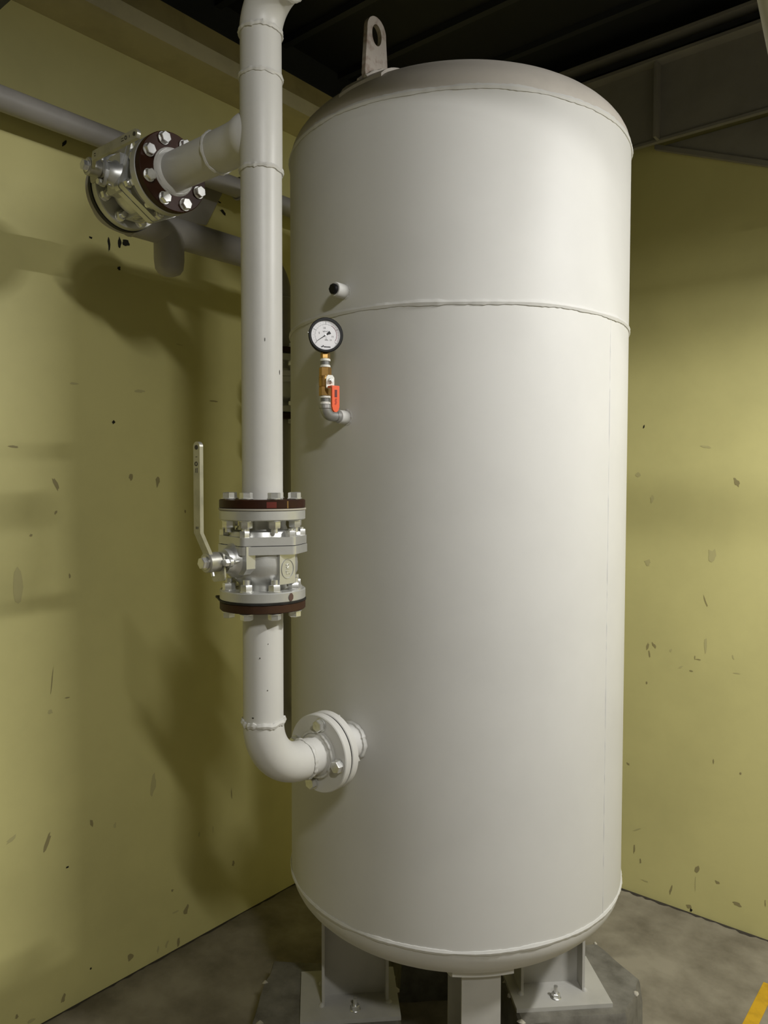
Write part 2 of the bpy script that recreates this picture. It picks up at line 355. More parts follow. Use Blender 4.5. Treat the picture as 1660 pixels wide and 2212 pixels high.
# lifting lug
def domez(rho): return ZT + HT * sqrt(max(0, 1 - (rho / R) ** 2))
lx, ly = -1.266, 1.478
lb = domez(hypot(lx - TX, ly - TY))
def dome_patch(cx, cy, hw, hl, lift, thick, sign=1, zf=domez, n=6, ang=0):
    mb = MB(); vs = []; fs = []; m_ = (n + 1)
    for lay in (0, 1):
        for i in range(m_):
            for j in range(m_):
                dx = (i / n * 2 - 1) * hw; dy = (j / n * 2 - 1) * hl
                x = cx + dx * cos(ang) - dy * sin(ang); y = cy + dx * sin(ang) + dy * cos(ang)
                rho = min(hypot(x - TX, y - TY), R * .999)
                vs.append((x, y, zf(rho) + sign * (lift + thick * lay)))
    q = m_ * m_
    for i in range(n):
        for j in range(n):
            a = i * m_ + j; fs += [(a, a + 1, a + m_ + 1, a + m_), (a + q, a + m_ + q, a + m_ + 1 + q, a + 1 + q)]
    ed = [i * m_ for i in range(m_)] + [n * m_ + j for j in range(1, m_)] + [i * m_ + n for i in range(n - 1, -1, -1)] + [j for j in range(n - 1, 0, -1)]
    for k in range(len(ed)): a, b = ed[k], ed[(k + 1) % len(ed)]; fs.append((a, b, b + q, a + q))
    return mb.add(vs, fs)
lug = None
out = [(-.046, -.035), (-.042, .03), (-.036, .10)] + [(.036 * cos(a), .108 + .036 * sin(a)) for a in [pi - pi * k / 12 for k in range(13)]] + [(.036, .10), (.042, .03), (.046, -.035)]
mb = MB(); hole = [(.018 * cos(2 * pi * k / 24), .100 + .026 * sin(2 * pi * k / 24)) for k in range(24)]
# lug plate with a hole: ring strip between outer outline and hole, on both faces
def plate_with_hole(outl, holl, o, ux, uy, h):
    mb = MB(); o = V(o); n = V(ux).cross(V(uy)).normalized(); cxh = sum(p[0] for p in holl) / len(holl); cyh = sum(p[1] for p in holl) / len(holl)
    K = 48; ring = []
    for k in range(K):
        th = 2 * pi * k / K; dx, dy = cos(th), sin(th); best = None
        for i in range(len(outl)):
            (x1, y1), (x2, y2) = outl[i], outl[(i + 1) % len(outl)]; ex, ey = x2 - x1, y2 - y1
            det = dx * (-ey) + ex * dy
            if abs(det) < 1e-12: continue
            tt = ((x1 - cxh) * (-ey) + ex * (y1 - cyh)) / det; ss = (dx * (y1 - cyh) - dy * (x1 - cxh)) / det
            if tt > 0 and -1e-6 <= ss <= 1 + 1e-6 and (best is None or tt < best): best = tt
        ring.append((cxh + dx * best, cyh + dy * best))
    hr = []
    for k in range(K):
        th = 2 * pi * k / K; hr.append(None)
    rx = max(p[0] for p in holl) - cxh; ry = max(p[1] for p in holl) - cyh
    hr = [(cxh + rx * ry / sqrt((ry * cos(2 * pi * k / K)) ** 2 + (rx * sin(2 * pi * k / K)) ** 2) * cos(2 * pi * k / K),
           cyh + rx * ry / sqrt((ry * cos(2 * pi * k / K)) ** 2 + (rx * sin(2 * pi * k / K)) ** 2) * sin(2 * pi * k / K)) for k in range(K)]
    vs = []
    for lay in (0, h):
        for L_ in (ring, hr): vs += [o + V(ux) * x + V(uy) * y + n * lay for x, y in L_]
    fs = []
    for k in range(K):
        k2 = (k + 1) % K
        fs += [(k, k2, K + k2, K + k), (2 * K + k, 3 * K + k, 3 * K + k2, 2 * K + k2), (k, 2 * K + k, 2 * K + k2, k2), (K + k, K + k2, 3 * K + k2, 3 * K + k)]
    return mb.add(vs, fs)
lug = part('lifting_lug', plate_with_hole(out, hole, (lx - .006, ly, lb), Y, Z, .012), 'lug', tank)
part('lug_pad', dome_patch(lx - .005, ly - .012, .058, .058, -.002, .010, ang=.25), 'dome', lug)
part('lug_weld', MB().tube([(lx - .012, ly + q, domez(hypot(lx - TX, ly + q - TY)) + .008) for q in [-.05 + .01 * k for k in range(11)]], [.006 * random.uniform(.7, 1.3) for _ in range(11)], 8)
     .tube([(lx + .012, ly + q, domez(hypot(lx - TX, ly + q - TY)) + .008) for q in [-.05 + .01 * k for k in range(11)]], [.006 * random.uniform(.7, 1.3) for _ in range(11)], 8), 'dome', lug)
# legs: H-sections standing on base plates
ZP = .154                                               # top of base plates
def botz(rho): return ZB - HB * sqrt(max(0, 1 - (rho / R) ** 2))
PLR = {}
for li, ad in enumerate((-45, 45, 225, 135)):
    a = RD(ad); er = V((cos(a), sin(a), 0)); et = V((-sin(a), cos(a), 0)); rm = MX.Rotation(a, 3, 'Z'); c0 = V((TX, TY, 0))
    mb = MB()
    for rr in (.200, .397):
        top = botz(rr) + .02
        mb.box(c0 + er * (rr - .004 if rr > .3 else rr + .004) + Z * ((top + ZP) / 2), (.008, .100, top - ZP), rm)
    top = .44
    mb.box(c0 + er * .298 + Z * ((top + ZP) / 2), (.19, .006, top - ZP), rm)
    leg = part('leg', mb, 'leg', tank)
    part('base_plate', MB().box(c0 + er * .315 + Z * (ZP - .006), (.29, .225, .012), rm), 'leg', leg)
    for s_ in (-1, 1):
        b = c0 + er * .30 + et * (s_ * .072) + Z * ZP
        mb = MB().disc(b, Z, .003, .016).hexa(b + Z * .003, Z, .022, .011).cyl(b + Z * .012, b + Z * .034, .0062, 14)
        part('anchor_bolt', mb, 'zinc', leg)
    for rr in (.200, .397):
        for s_ in (-1, 1):
            b = c0 + er * rr + et * (s_ * .048) + Z * ZP
            part('foot_weld', MB().lathe([(0, 0), (0, .010), (.006, .007), (.010, 0)], b, Z, 10), 'leg', leg)
    part('saddle_pad', dome_patch(*(c0 + er * .365)[:2], .052, .078, -.002, .013, -1, botz, 6, a), 'tank', leg)
# plinths
PLS = [('concrete_plinth', 'rough concrete plinth under the front tank leg, mostly below the picture', [(.17, -.14), (.47, -.17), (.50, .15), (.17, .14)], -45),
       ('concrete_plinth', 'rough grey concrete plinth with pale chips under the right tank leg', [(.17, -.145), (.485, -.145), (.60, .00), (.52, .20), (.17, .14)], 45),
       ('concrete_plinth', 'shadowed concrete plinth under the left tank leg by the yellow wall', [(.17, .145), (.47, .175), (.60, .07), (.55, -.19), (.17, -.14)], 225),
       ('concrete_plinth', 'concrete plinth under the rear tank leg hidden in the corner', [(.17, -.14), (.5, -.17), (.5, .17), (.17, .14)], 135)]
for nm, lab, poly, ad in PLS:
    a = RD(ad); er = V((cos(a), sin(a), 0)); et = V((-sin(a), cos(a), 0))
    p = thing(nm, lab, 'plinth', V((TX, TY, 0)) + er * .3, None, 'plinths under the tank legs')
    k = len(poly); top = ZP - .012
    sub = []
    for i in range(k):                                    # subdivide and roughen the outline
        x1, y1 = poly[i]; x2, y2 = poly[(i + 1) % k]
        for j in range(5): sub.append((x1 + (x2 - x1) * j / 5 + random.uniform(-.005, .005), y1 + (y2 - y1) * j / 5 + random.uniform(-.005, .005)))
    cx = sum(q[0] for q in sub) / len(sub); cy = sum(q[1] for q in sub) / len(sub)
    vs = []; lev = [(0, 1.05), (top * .5, 1.02), (top - .010, 1.0), (top, .975)]
    for z, s_ in lev:
        for x, y in sub:
            x2 = cx + (x - cx) * s_ + random.uniform(-.003, .003); y2 = cy + (y - cy) * s_ + random.uniform(-.003, .003)
            vs.append(V((TX, TY, z)) + er * x2 + et * y2)
    q = len(sub); fs = [tuple(range(q))[::-1], tuple(range(3 * q, 4 * q))]
    for l in range(3): fs += [(l * q + i, l * q + (i + 1) % q, (l + 1) * q + (i + 1) % q, (l + 1) * q + i) for i in range(q)]
    part('block', MB().add(vs, fs), 'plinth', p, ang=25)
    mb = MB(); rs = random.Random(ad)
    for _ in range(9):
        i = rs.randrange(q); x, y = sub[i]; c = V((TX, TY, top - .002)) + er * (cx + (x - cx) * .985) + et * (cy + (y - cy) * .985)
        mb.lathe([(0, 0), (.0, rs.uniform(.006, .016)), (.006, rs.uniform(.003, .006)), (.008, 0)], c, Z + V((rs.uniform(-.4, .4), rs.uniform(-.4, .4), 0)), 7)
    part('mortar_crumbs', mb, 'mortar', p, ang=20)['kind'] = 'stuff'

# plugged coupling above the gauge
zc = 2.158
cp = part('plug_coupling', MB().lathe([(0, 0), (0, .0175), (.036, .0175), (.038, .016), (.038, .010), (.030, .010)], (TX, TY - R + .004, zc), -Y, 32)
          .weld((TX, TY - R + .003, zc), -Y, .0185, .0035, 40), 'tank', tank)
part('plug', MB().disc((TX, TY - R - .028, zc), -Y, .014, .0125).hexa((TX, TY - R - .034, zc), -Y, .020, .010), 'black', cp)
# lower nozzle with its flange
NZ = 1.047; FY = 1.262
nz = part('nozzle', MB().lathe([(0, .0445), (.10, .0445)], (RX, 1.303, NZ), Y, 40).weld((RX, TY - R + .001, NZ), Y, .0465, .006, 60), 'tank', tank)
part('nozzle_flange', MB().disc((RX, FY + .0245, NZ), Y, .021, .0925, .002, 64).lathe([(0, .056), (.012, .050), (.02, .0445)], (RX, FY + .045, NZ), Y, 40), 'pipe', nz)
# gauge nozzle
GX, GY, GZ = -1.275, 1.3075, 1.8505
part('gauge_coupling', MB().lathe([(0, 0), (0, .0172), (.030, .0165), (.031, .012), (.024, .012)], (GX, TY - R + .003, GZ), -Y, 32)
     .weld((GX, TY - R + .003, GZ), -Y, .019, .0038, 40), 'tank', tank)

# ================================================================== BALL VALVES (flow along local z, stem along local -y)
def bolt_mesh(bolt_len, head=True):
    return MB().disc((0, 0, 0), -Z, .0025, .0150, .0006, 24).hexa((0, 0, .0), Z, .0235, .0115, .3).cyl((0, 0, 0), (0, 0, -bolt_len), .0076, 16).mesh('flange_bolt', 'chrome')
def nut_mesh():
    return MB().disc((0, 0, 0), -Z, .0025, .0150, .0006, 24).hexa((0, 0, -.0025), -Z, .0235, .0135, .1).mesh('nut', 'chrome')
BOLT = bolt_mesh(.073); NUT = nut_mesh()
VH = .193
FL = MX.Rotation(pi, 3, 'X')
def hull(pts, rad, seg=6):
    c = (sum(p[0] for p in pts) / len(pts), sum(p[1] for p in pts) / len(pts))
    pts = sorted(pts, key=lambda p: atan2(p[1] - c[1], p[0] - c[0])); out = []; k = len(pts)
    for i in range(k):
        p = pts[i]; a = pts[i - 1]; b = pts[(i + 1) % k]
        n0 = atan2(-(p[0] - a[0]), p[1] - a[1]); n1 = atan2(-(b[0] - p[0]), b[1] - p[1])
        while n1 < n0: n1 += 2 * pi
        for j in range(seg + 1):
            th = n0 + (n1 - n0) * j / seg; out.append((p[0] + rad * cos(th), p[1] + rad * sin(th)))
    return out
def make_valve(label, M_):
    t = thing('ball_valve', label, 'valve', M_.to_translation(), M_.to_3x3(), 'flanged ball valves')
    b = part('body', MB().lathe([(.018, 0), (.018, .052), (.030, .051), (.036, .054), (.046, .068), (.060, .0755), (.078, .076), (.104, .073), (.104, 0)], (0, 0, 0), Z, 56), 'alu', t, False)
    part('flange', MB().disc((0, 0, 0), Z, .0215, .0925, .002, 72), 'alu_s', t, False)
    part('flange', MB().disc((0, 0, VH - .0215), Z, .0215, .0925, .002, 72), 'alu_s', t, False)
    part('bonnet_neck', MB().lathe([(.136, .0), (.136, .071), (.147, .068), (.150, .054), (.160, .050), (.174, .051), (.174, 0)], (0, 0, 0), Z, 48), 'alu', t, False)
    angs = (220, 292, 4, 48, 112, 180)
    bp = [(.083 * cos(RD(a)), .083 * sin(RD(a))) for a in angs]
    H = hull(bp, .0135)
    part('body_flange', MB().prism(H, (0, 0, .1005), X, Y, .0175), 'alu', t, False)
    part('bonnet_flange', MB().prism([(x * .985, y * .985) for x, y in H], (0, 0, .1195), X, Y, .0175), 'alu', t, False)
    part('split_gasket', MB().prism([(x * .95, y * .95) for x, y in H], (0, 0, .1178), X, Y, .002), 'gasket', t, False)
    for (x, y) in bp:
        s_ = part('bonnet_stud', MB().hexa((x, y, .137), Z, .0195, .013, random.uniform(0, 1)).cyl((x, y, .148), (x, y, .154), .0056, 14), 'chrome', t, False)
    # flange bolts
    for k in range(8):
        th = RD(22.5 + 45 * k); x, y = .0755 * cos(th), .0755 * sin(th)
        for up in (1, 0):
            rz = MX.Rotation(random.uniform(0, 1), 3, 'Z')
            if up:
                o = inst('flange_bolt', BOLT, t, (x, y, VH + .0255), rz); inst('nut', NUT, o, (0, 0, -.0255 - .0215))
            else:
                o = inst('flange_bolt', BOLT, t, (x, y, -.0255), FL @ rz); inst('nut', NUT, o, (0, 0, -.0255 - .0215))
    # name pad with cast oval
    pa = RD(0); er = V((cos(pa), sin(pa), 0)); rm = MX.Rotation(pa, 3, 'Z')
    pd = part('name_pad', MB().box(er * .066 + Z * .069, (.026, .044, .064), rm), 'alu', t, False)
    ring = [er * .0795 + V((-sin(pa), cos(pa), 0)) * (.017 * cos(2 * pi * k / 32)) + Z * (.069 + .020 * sin(2 * pi * k / 32)) for k in range(33)]
    part('cast_oval', MB().tube(ring, .0013, 6), 'alu', pd, False)
    tm = textmesh('JTKS', .0115, 'alu', .0008)
    eo = MX((( 0, 0, 1), (1, 0, 0), (0, 1, 0)))          # text plane facing local x
    inst('cast_letters', tm, pd, er * .0795 + Z * .069, rm @ eo @ MX.Rotation(pi / 2, 3, 'Z'))
    # stem side
    sz = .088
    part('stem_bracket', MB().prism([(-.046, .1185), (.046, .1185), (.046, .072), (.036, .060), (-.036, .060), (-.046, .072)], (0, -.060, 0), X, Z, .024), 'alu', t, False)
    part('stem_boss', MB().lathe([(0, 0), (0, .040), (.020, .036), (.030, .027), (.046, .025), (.046, 0)], (0, -.062, sz), -Y, 36), 'alu', t, False)
    part('gland_flange', MB().prism(hull([(-.026, 0), (.026, 0), (0, .006), (0, -.006)], .0105), (0, -.108, sz), X, Z, .008), 'alu', t, False)
    for s_ in (-1, 1):
        part('gland_bolt', MB().hexa((s_ * .027, -.116, sz), -Y, .014, .010).cyl((s_ * .027, -.10, sz), (s_ * .027, -.07, sz), .004, 12), 'chrome', t, False)
    part('stem', MB().cyl((0, -.10, sz), (0, -.150, sz), .0115, 24), 'chrome', t, False)
    part('stop_plate', MB().prism(hull([(-.012, .012), (.012, .012), (.016, -.030), (-.010, -.034)], .008), (0, -.1185, sz), X, Z, .004), 'lever', t, False)
    h = part('handle_hub', MB().disc((0, -.122, sz), -Y, .030, .0205, .002, 36), 'lever', t, False)
    # lever: bent flat bar with rounded end
    pl = [(-.141, sz + .004), (-.148, sz + .022), (-.168, sz + .062), (-.168, .322)]
    wv, th = .0105, .0085; vs = []; fs = []
    for (y, z) in pl:
        for sx in (-1, 1):
            vs += [(sx * wv, y + th / 2, z), (sx * wv, y - th / 2, z)]
    for i in range(3):
        a = i * 4
        fs += [(a, a + 4, a + 5, a + 1), (a + 2, a + 3, a + 7, a + 6), (a, a + 2, a + 6, a + 4), (a + 1, a + 5, a + 7, a + 3)]
    fs.append((0, 1, 3, 2))
    mb = MB().add(vs, fs); mb.prism([(wv * cos(pi * k / 12), wv * sin(pi * k / 12)) for k in range(13)], (0, -.168 + th / 2, .322), X, Z, th)
    lv = part('lever', mb, 'lever', t, False)
    part('lever_hole', MB().lathe([(0, 0), (0, .0045), (.0012, .0045), (.0012, 0)], (0, -.168 - th / 2, .321), -Y, 18), 'mark', lv, False)
    part('lever_stamp', MB().lathe([(0, .003), (.0008, .003), (.0008, .0045), (0, .0045)], (-.001, -.168 - th / 2, .288), -Y, 14), 'mark', lv, False)
    for (x, z, w_, h_) in ((.002, .275, .0015, .010), (-.003, .275, .0012, .009), (0, .302, .0055, .0012), (-.002, .160, .002, .005), (.003, .160, .0015, .005)):
        part('lever_stamp', MB().box((x, -.168 - th / 2, z), (w_, .001, h_)), 'mark', lv, False)
    part('hub_bolt', MB().disc((0, -.152, sz), -Y, .002, .014).hexa((0, -.154, sz), -Y, .021, .010, .2), 'chrome', t, False)
    part('set_screw', MB().cyl((.004, -.138, sz - .018), (.007, -.138, sz - .028), .004, 12), 'chrome', t, False)
    return t
ZV = 1.4386                                              # lower face of the riser valve
v1 = make_valve('silver flanged ball valve with upright lever on the front riser pipe', MX.Translation(V((RX, RY, ZV))))
BX0 = -1.596                                             # riser-side face of the branch valve
m2 = MX.Translation(V((BX0 - VH, RY, BZ))) @ MX.Rotation(pi / 2, 4, 'Y')
v2 = copy_tree(v1); v2.matrix_world = m2; v2['label'] = 'silver flanged ball valve on the horizontal branch near the yellow wall'; ROOT[v2.name] = m2
QX, QY, ZV3 = -1.95, 1.772, 1.925
m3 = MX.Translation(V((QX, QY, ZV3))) @ MX.Rotation(-pi / 2 - .5, 4, 'Z')
v3 = copy_tree(v1); v3.matrix_world = m3; v3['label'] = 'flanged ball valve glimpsed in the dark gap between riser and tank'; ROOT[v3.name] = m3

th = RD(-2); c_ = V((.0930 * cos(th), .0930 * sin(th), .0105)); e_ = V((-sin(th), cos(th), 0)); n_ = V((cos(th), sin(th), 0))
part('rust_mark', MB().add([c_ + n_ * .0006 + e_ * (.0062 * cos(2 * pi * k / 14) * random.uniform(.8, 1.1)) + Z * (.0085 * sin(2 * pi * k / 14) * random.uniform(.85, 1.1)) for k in range(14)], [tuple(range(14))]), 'rust', v1, False)
# ================================================================== PIPE SPOOLS
def comp_flange(mbo, o, ax, h=.0185): return mbo.disc(o, ax, h, .0925, .0018, 64)
GK = .0035
# upper riser spool
us = thing('pipe_spool', 'white-grey upper riser pipe with side branch and top elbow', 'pipe', (RX, RY, ZV + VH))
z0 = ZV + VH + GK
ZE = 2.64; ER = .085
path = [V((RX, RY, z0 + .004)), V((RX, RY, 2.0)), V((RX, RY, 2.34))]
part('riser_pipe', MB().tube(path + [V((RX, RY, 2.36))], PR, 40), 'pipe', us)
part('tee', MB().tube([(RX, RY, 2.352), (RX, RY, 2.36), (RX, RY, 2.54), (RX, RY, 2.548)], [PR, PR + .0012, PR + .0012, PR], 40)
     .lathe([(.0, .036), (.022, .0505), (.036, .0530), (.046, .0515), (.058, .0485), (.072, .0465), (.09, .0455), (.145, .0452), (.15, PR)], (RX, RY, BZ), -X, 40), 'pipe', us)
part('upper_pipe', MB().tube([(RX, RY, 2.545), (RX, RY, ZE)], PR, 40), 'pipe', us)
part('top_elbow', MB().tube(arc((RX + ER, RY, ZE), -X, Z, ER, 0, pi / 2, 18), PR + .001, 40), 'pipe', us)
part('top_pipe', MB().tube([(RX + ER, RY, ZE + ER), (1.4, RY, ZE + ER)], PR, 40), 'pipe', us)
part('branch_pipe', MB().tube([(RX - .147, RY, BZ), (BX0 + GK + .004, RY, BZ)], PR, 40), 'pipe', us)
for (o, ax) in (((RX, RY, 2.352), Z), ((RX, RY, 2.547), Z), ((RX, RY, ZE), Z), ((RX + ER, RY, ZE + ER), X), ((RX - .148, RY, BZ), X)):
    part('weld_ring', MB().weld(o, ax, PR + .001, .0042, 72), 'pipe', us)
part('companion_flange', comp_flange(MB(), (RX, RY, z0), Z), 'brown', us)
cf = part('companion_flange', comp_flange(MB(), (BX0 + GK, RY, BZ), X), 'brown', us)
part('flange_weld', MB().lathe([(0, .056), (.003, .055), (.010, .047), (.012, PR)], (BX0 + GK + .0185, RY, BZ), X, 40).weld((BX0 + GK + .021, RY, BZ), X, .051, .0035, 60), 'pipe', cf)
for o, ax, mt, rr in (((RX, RY, ZV + VH), Z, 'gasket_l', .0942), ((BX0, RY, BZ), X, 'gasket', .091)):
    part('gasket', MB().disc(o, ax, GK, rr, .0004, 64), mt, us)
def arc_patch(cx, cy, z, r, a0, a1, h, n=8):
    vs = []
    for i in range(n + 1):
        th = RD(a0 + (a1 - a0) * i / n); vs += [(cx + r * cos(th), cy + r * sin(th), z), (cx + r * cos(th), cy + r * sin(th), z + h)]
    return MB().add(vs, [(2 * i, 2 * i + 2, 2 * i + 3, 2 * i + 1) for i in range(n)])
part('rim_patch', arc_patch(RX, RY, z0 + .002, .0929, -36, -23, .0125), 'red', us)  # glossy reflection painted on as a red patch of the rim
part('rim_patch', arc_patch(RX, RY, z0 + .001, .0929, -8, -6, .0150), 'amber', us)
def chip(sp, dang, z, w_, h_):
    th = RD(-41 + dang); e = V((-sin(th), cos(th), 0)); n_ = V((cos(th), sin(th), 0)); c_ = V((RX, RY, z)) + n_ * (PR + .0006)
    part('paint_chip', MB().add([c_ + e * (w_ * cos(2 * pi * k / 9) * random.uniform(.6, 1.1)) + Z * (h_ * sin(2 * pi * k / 9)) for k in range(9)], [tuple(range(9))]), 'mark', sp)
for da, z, w_, h_ in ((57, 1.925, .0016, .0052), (22, 1.655, .0015, .0018), (8, 1.99, .0012, .004)): chip(us, da, z, w_, h_)
# lower riser spool
ls = thing('pipe_spool', 'white-grey lower riser pipe bending into the tank flange', 'pipe', (RX, RY, NZ))
E2 = .114; zw = NZ + E2 + .006
zt = ZV - GK
part('riser_pipe', MB().tube([(RX, RY, zw), (RX, RY, 1.3), (RX, RY, zt - .004)], PR, 40), 'pipe', ls)
part('elbow', MB().tube([(RX, RY, zw)] + arc((RX, RY + E2, NZ + E2), -Y, -Z, E2, 0, pi / 2, 22), PR + .001, 44), 'pipe', ls)
part('flange_stub', MB().tube([(RX, RY + E2, NZ), (RX, FY + .01, NZ)], PR, 40), 'pipe', ls)
part('weld_ring', MB().weld((RX, RY, zw), Z, PR + .001, .0055, 72), 'pipe', ls)
part('weld_ring', MB().weld((RX, RY + E2 + .006, NZ), Y, PR + .001, .0042, 72, jit=.22), 'pipe', ls)
fl = part('pipe_flange', MB().disc((RX, FY, NZ), Y, .021, .0925, .002, 72), 'pipe', ls)
part('flange_weld', MB().lathe([(0, PR), (.004, .049), (.012, .058)], (RX, FY - .012, NZ), Y, 40).weld((RX, FY - .004, NZ), Y, .053, .005, 60, jit=.2), 'pipe', fl)
part('flange_gasket', MB().disc((RX, FY + .021, NZ), Y, .0035, .0905, .0004, 64), 'gasket', ls)
for a in (80, -10, -100, 170):
    c = V((RX + .072 * cos(RD(a)), FY, NZ + .072 * sin(RD(a))))
    part('flange_bolt', MB().disc(c, -Y, .0028, .0165, .0006, 24).hexa(c - Y * .0028, -Y, .0255, .0125, random.uniform(0, 1)).cyl(c, c + Y * .06, .0078, 14).hexa(c + Y * .0455, Y, .0255, .013), 'zinc', ls)
part('companion_flange', comp_flange(MB(), (RX, RY, zt - .0185), Z, .0185), 'brown2', ls)
for da, z, w_, h_ in ((-9, 1.315, .0016, .0018), (14, 1.345, .001, .0012), (-30, 1.185, .003, .0016), (12, 1.245, .0012, .0014)): chip(ls, da, z, w_, h_)
# ragged dark gasket of the lower joint
mb = MB(); vs = []; k = 72
for lay in (0, GK):
    for i in range(k):
        th = 2 * pi * i / k; dd = (atan2(sin(th - RD(-142)), cos(th - RD(-142)))); r_ = .0935 + .011 * math.exp(-(dd / .16) ** 2) + random.uniform(-.0006, .001)
        vs.append((RX + r_ * cos(th), RY + r_ * sin(th), zt + lay + .004 * math.exp(-(dd / .2) ** 2)))
part('gasket', mb.add(vs, [tuple(range(k))[::-1], tuple(range(k, 2 * k))] + [(i, (i + 1) % k, (i + 1) % k + k, i + k) for i in range(k)]), 'gasket', ls)

# branch spool beyond the branch valve: elbow, run along the wall, drop
bs = thing('pipe_spool', 'dusty grey pipe running behind the branch valve and dropping beside the tank', 'pipe', (QX, QY, ZV3 + VH))
bx1 = BX0 - VH - .012
part('gasket', MB().disc((BX0 - VH, RY, BZ), -X, .012, .0950, .0004, 64), 'gasket', bs)
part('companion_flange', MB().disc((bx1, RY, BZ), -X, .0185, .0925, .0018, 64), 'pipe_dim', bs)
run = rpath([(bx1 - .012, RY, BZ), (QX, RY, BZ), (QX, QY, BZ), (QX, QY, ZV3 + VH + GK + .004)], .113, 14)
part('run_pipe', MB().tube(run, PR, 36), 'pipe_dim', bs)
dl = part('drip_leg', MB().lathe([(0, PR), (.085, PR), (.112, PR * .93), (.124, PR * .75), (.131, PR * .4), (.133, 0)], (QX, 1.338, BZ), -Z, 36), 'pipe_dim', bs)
for (o, ax) in (((QX, RY + .118, BZ), Y), ((QX, QY - .118, BZ), Y), ((QX, QY, BZ - .118), Z)):
    part('weld_ring', MB().weld(o, ax, PR + .0005, .0035, 60), 'pipe_dim', bs)
part('gasket', MB().disc((QX, QY, ZV3 + VH), Z, GK, .091, .0004, 48), 'gasket', bs)
part('companion_flange', comp_flange(MB(), (QX, QY, ZV3 + VH + GK), Z), 'brown2', bs)
dsp = thing('pipe_spool', 'grey lower drop pipe in the dark gap behind the front riser', 'pipe', (QX, QY, .85))
run = rpath([(QX, QY, ZV3 - GK - .004), (QX, QY, .85), (-1.74, QY, .85)], .113, 14)
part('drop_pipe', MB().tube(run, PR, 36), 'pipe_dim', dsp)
part('companion_flange', comp_flange(MB(), (QX, QY, ZV3 - GK), -Z), 'brown2', dsp)
part('gasket', MB().disc((QX, QY, ZV3), -Z, GK, .091, .0004, 48), 'gasket', dsp)
# wall header
HX, HZ, HR = -2.19, 2.752, .034
hd = thing('header_pipe', 'dusty grey header pipe running level along the left wall', 'pipe', (HX, 1.0, HZ))
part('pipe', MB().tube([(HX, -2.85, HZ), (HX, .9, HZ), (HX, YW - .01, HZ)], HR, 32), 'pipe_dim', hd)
wp = part('wall_bracket', MB().prism([(1.55, HZ + .02), (1.812, HZ + .04), (1.812, 2.79), (1.72, 2.62), (1.58, 2.60)], (XW + .004, 0, 0), Y, Z, .014), 'pipe_dim', hd)
part('pipe_clip', MB().tube(arc((HX, 1.80, HZ), X, Z, HR + .004, 0, 2 * pi, 24), .004, 8), 'pipe_dim', hd)

# ================================================================== GAUGE ASSEMBLY
el = thing('pipe_elbow', 'galvanised elbow fitting below the small brass valve on the tank', 'fitting', (GX, GY, GZ))
part('elbow_body', MB().tube([(GX, GY + .040, GZ), (GX, GY + .024, GZ)] + arc((GX, GY + .020, GZ + .020), -Z, -Y, .020, 0, pi / 2, 10)[1:] + [V((GX, GY, GZ + .026))], .0128, 28)
     .disc((GX, GY + .034, GZ), Y, .010, .0152, .001, 28).disc((GX, GY, GZ + .016), Z, .010, .0150, .001, 28), 'galv', el)
def nipple(za, zb, label):
    t = thing('pipe_nipple', label, 'fitting', (GX, GY, za), None, 'threaded nipples of the gauge line')
    h = zb - za
    part('barrel', MB().cyl((GX, GY, za), (GX, GY, zb), .0105, 24), 'galv', t)
    nn = MB()
    for k in range(5): nn.lathe([(0, .0102), (.0007, .0116), (.0014, .0102)], (GX, GY, za + h * .3 + k * h * .4 / 5), Z, 24)
    part('thread', nn, 'galv', t)
    for q in (0, h * .70): part('thread_tape', MB().lathe([(0, .010), (.0006, .0126), (h * .30 - .001, .0122), (h * .30, .010)], (GX, GY, za + q), Z, 24), 'tape', t)
nipple(1.8765, 1.8975, 'threaded nipple wrapped in white tape below the brass valve')
nipple(1.9640, 1.9850, 'threaded nipple wrapped in white tape between brass valve and gauge')
bv = thing('brass_valve', 'small brass ball valve with orange lever under the pressure gauge', 'valve', (GX, GY, 1.8975))
part('body', MB().lathe([(0, 0), (.020, .0125), (.022, .0150), (.026, .0155), (.040, .0155), (.044, .0150), (.046, .0130), (.066, 0)], (GX, GY, 1.8975), Z, 32), 'brass', bv)
part('end_hex', MB().hexa((GX, GY, 1.8972), Z, .0265, .0215, .2, .06), 'brass', bv)
part('end_hex', MB().hexa((GX, GY, 1.9430), Z, .0255, .0212, .2, .06).disc((GX, GY, 1.940), Z, .004, .0155, .0006, 28), 'brass', bv)
sd = V((cos(RD(-18)), sin(RD(-18)), 0)); st = V((-sd.y, sd.x, 0)); hz = 1.930
o = V((GX, GY, hz))
part('stem_boss', MB().lathe([(0, .009), (.018, .0085), (.020, .006), (.026, .006), (.026, 0)], o, sd, 24), 'brass', bv)
hp = part('handle', MB().prism([(-.0105, .008), (-.006, .0135), (.006, .0135), (.0105, .008), (.0105, -.016), (-.0105, -.016)], o + sd * .0235, st, Z, .0022)
          .box(o + sd * .037 - Z * .0165, (.028, .0195, .0024), MX.Rotation(RD(-18), 3, 'Z')), 'tape', bv)
hp['label'] = 'pale steel handle plate'
part('stem_nut', MB().hexa(o + sd * .0257, sd, .0115, .006).cyl(o + sd * .030, o + sd * .036, .0036, 14), 'zinc', bv)
sl = [(-.0095, 0), (-.0095, -.048), (-.0075, -.056), (-.003, -.061), (.003, -.061), (.0075, -.056), (.0095, -.048), (.0095, 0)]
orr = part('lever_sleeve', MB().prism(sl, o + sd * .0465 - Z * .0145, st, Z, .0065).box(o + sd * .040 - Z * .0160, (.018, .0198, .0045), MX.Rotation(RD(-18), 3, 'Z')), 'orange', bv)
orr['label'] = 'orange plastic lever sleeve'
oo = o + sd * .0532
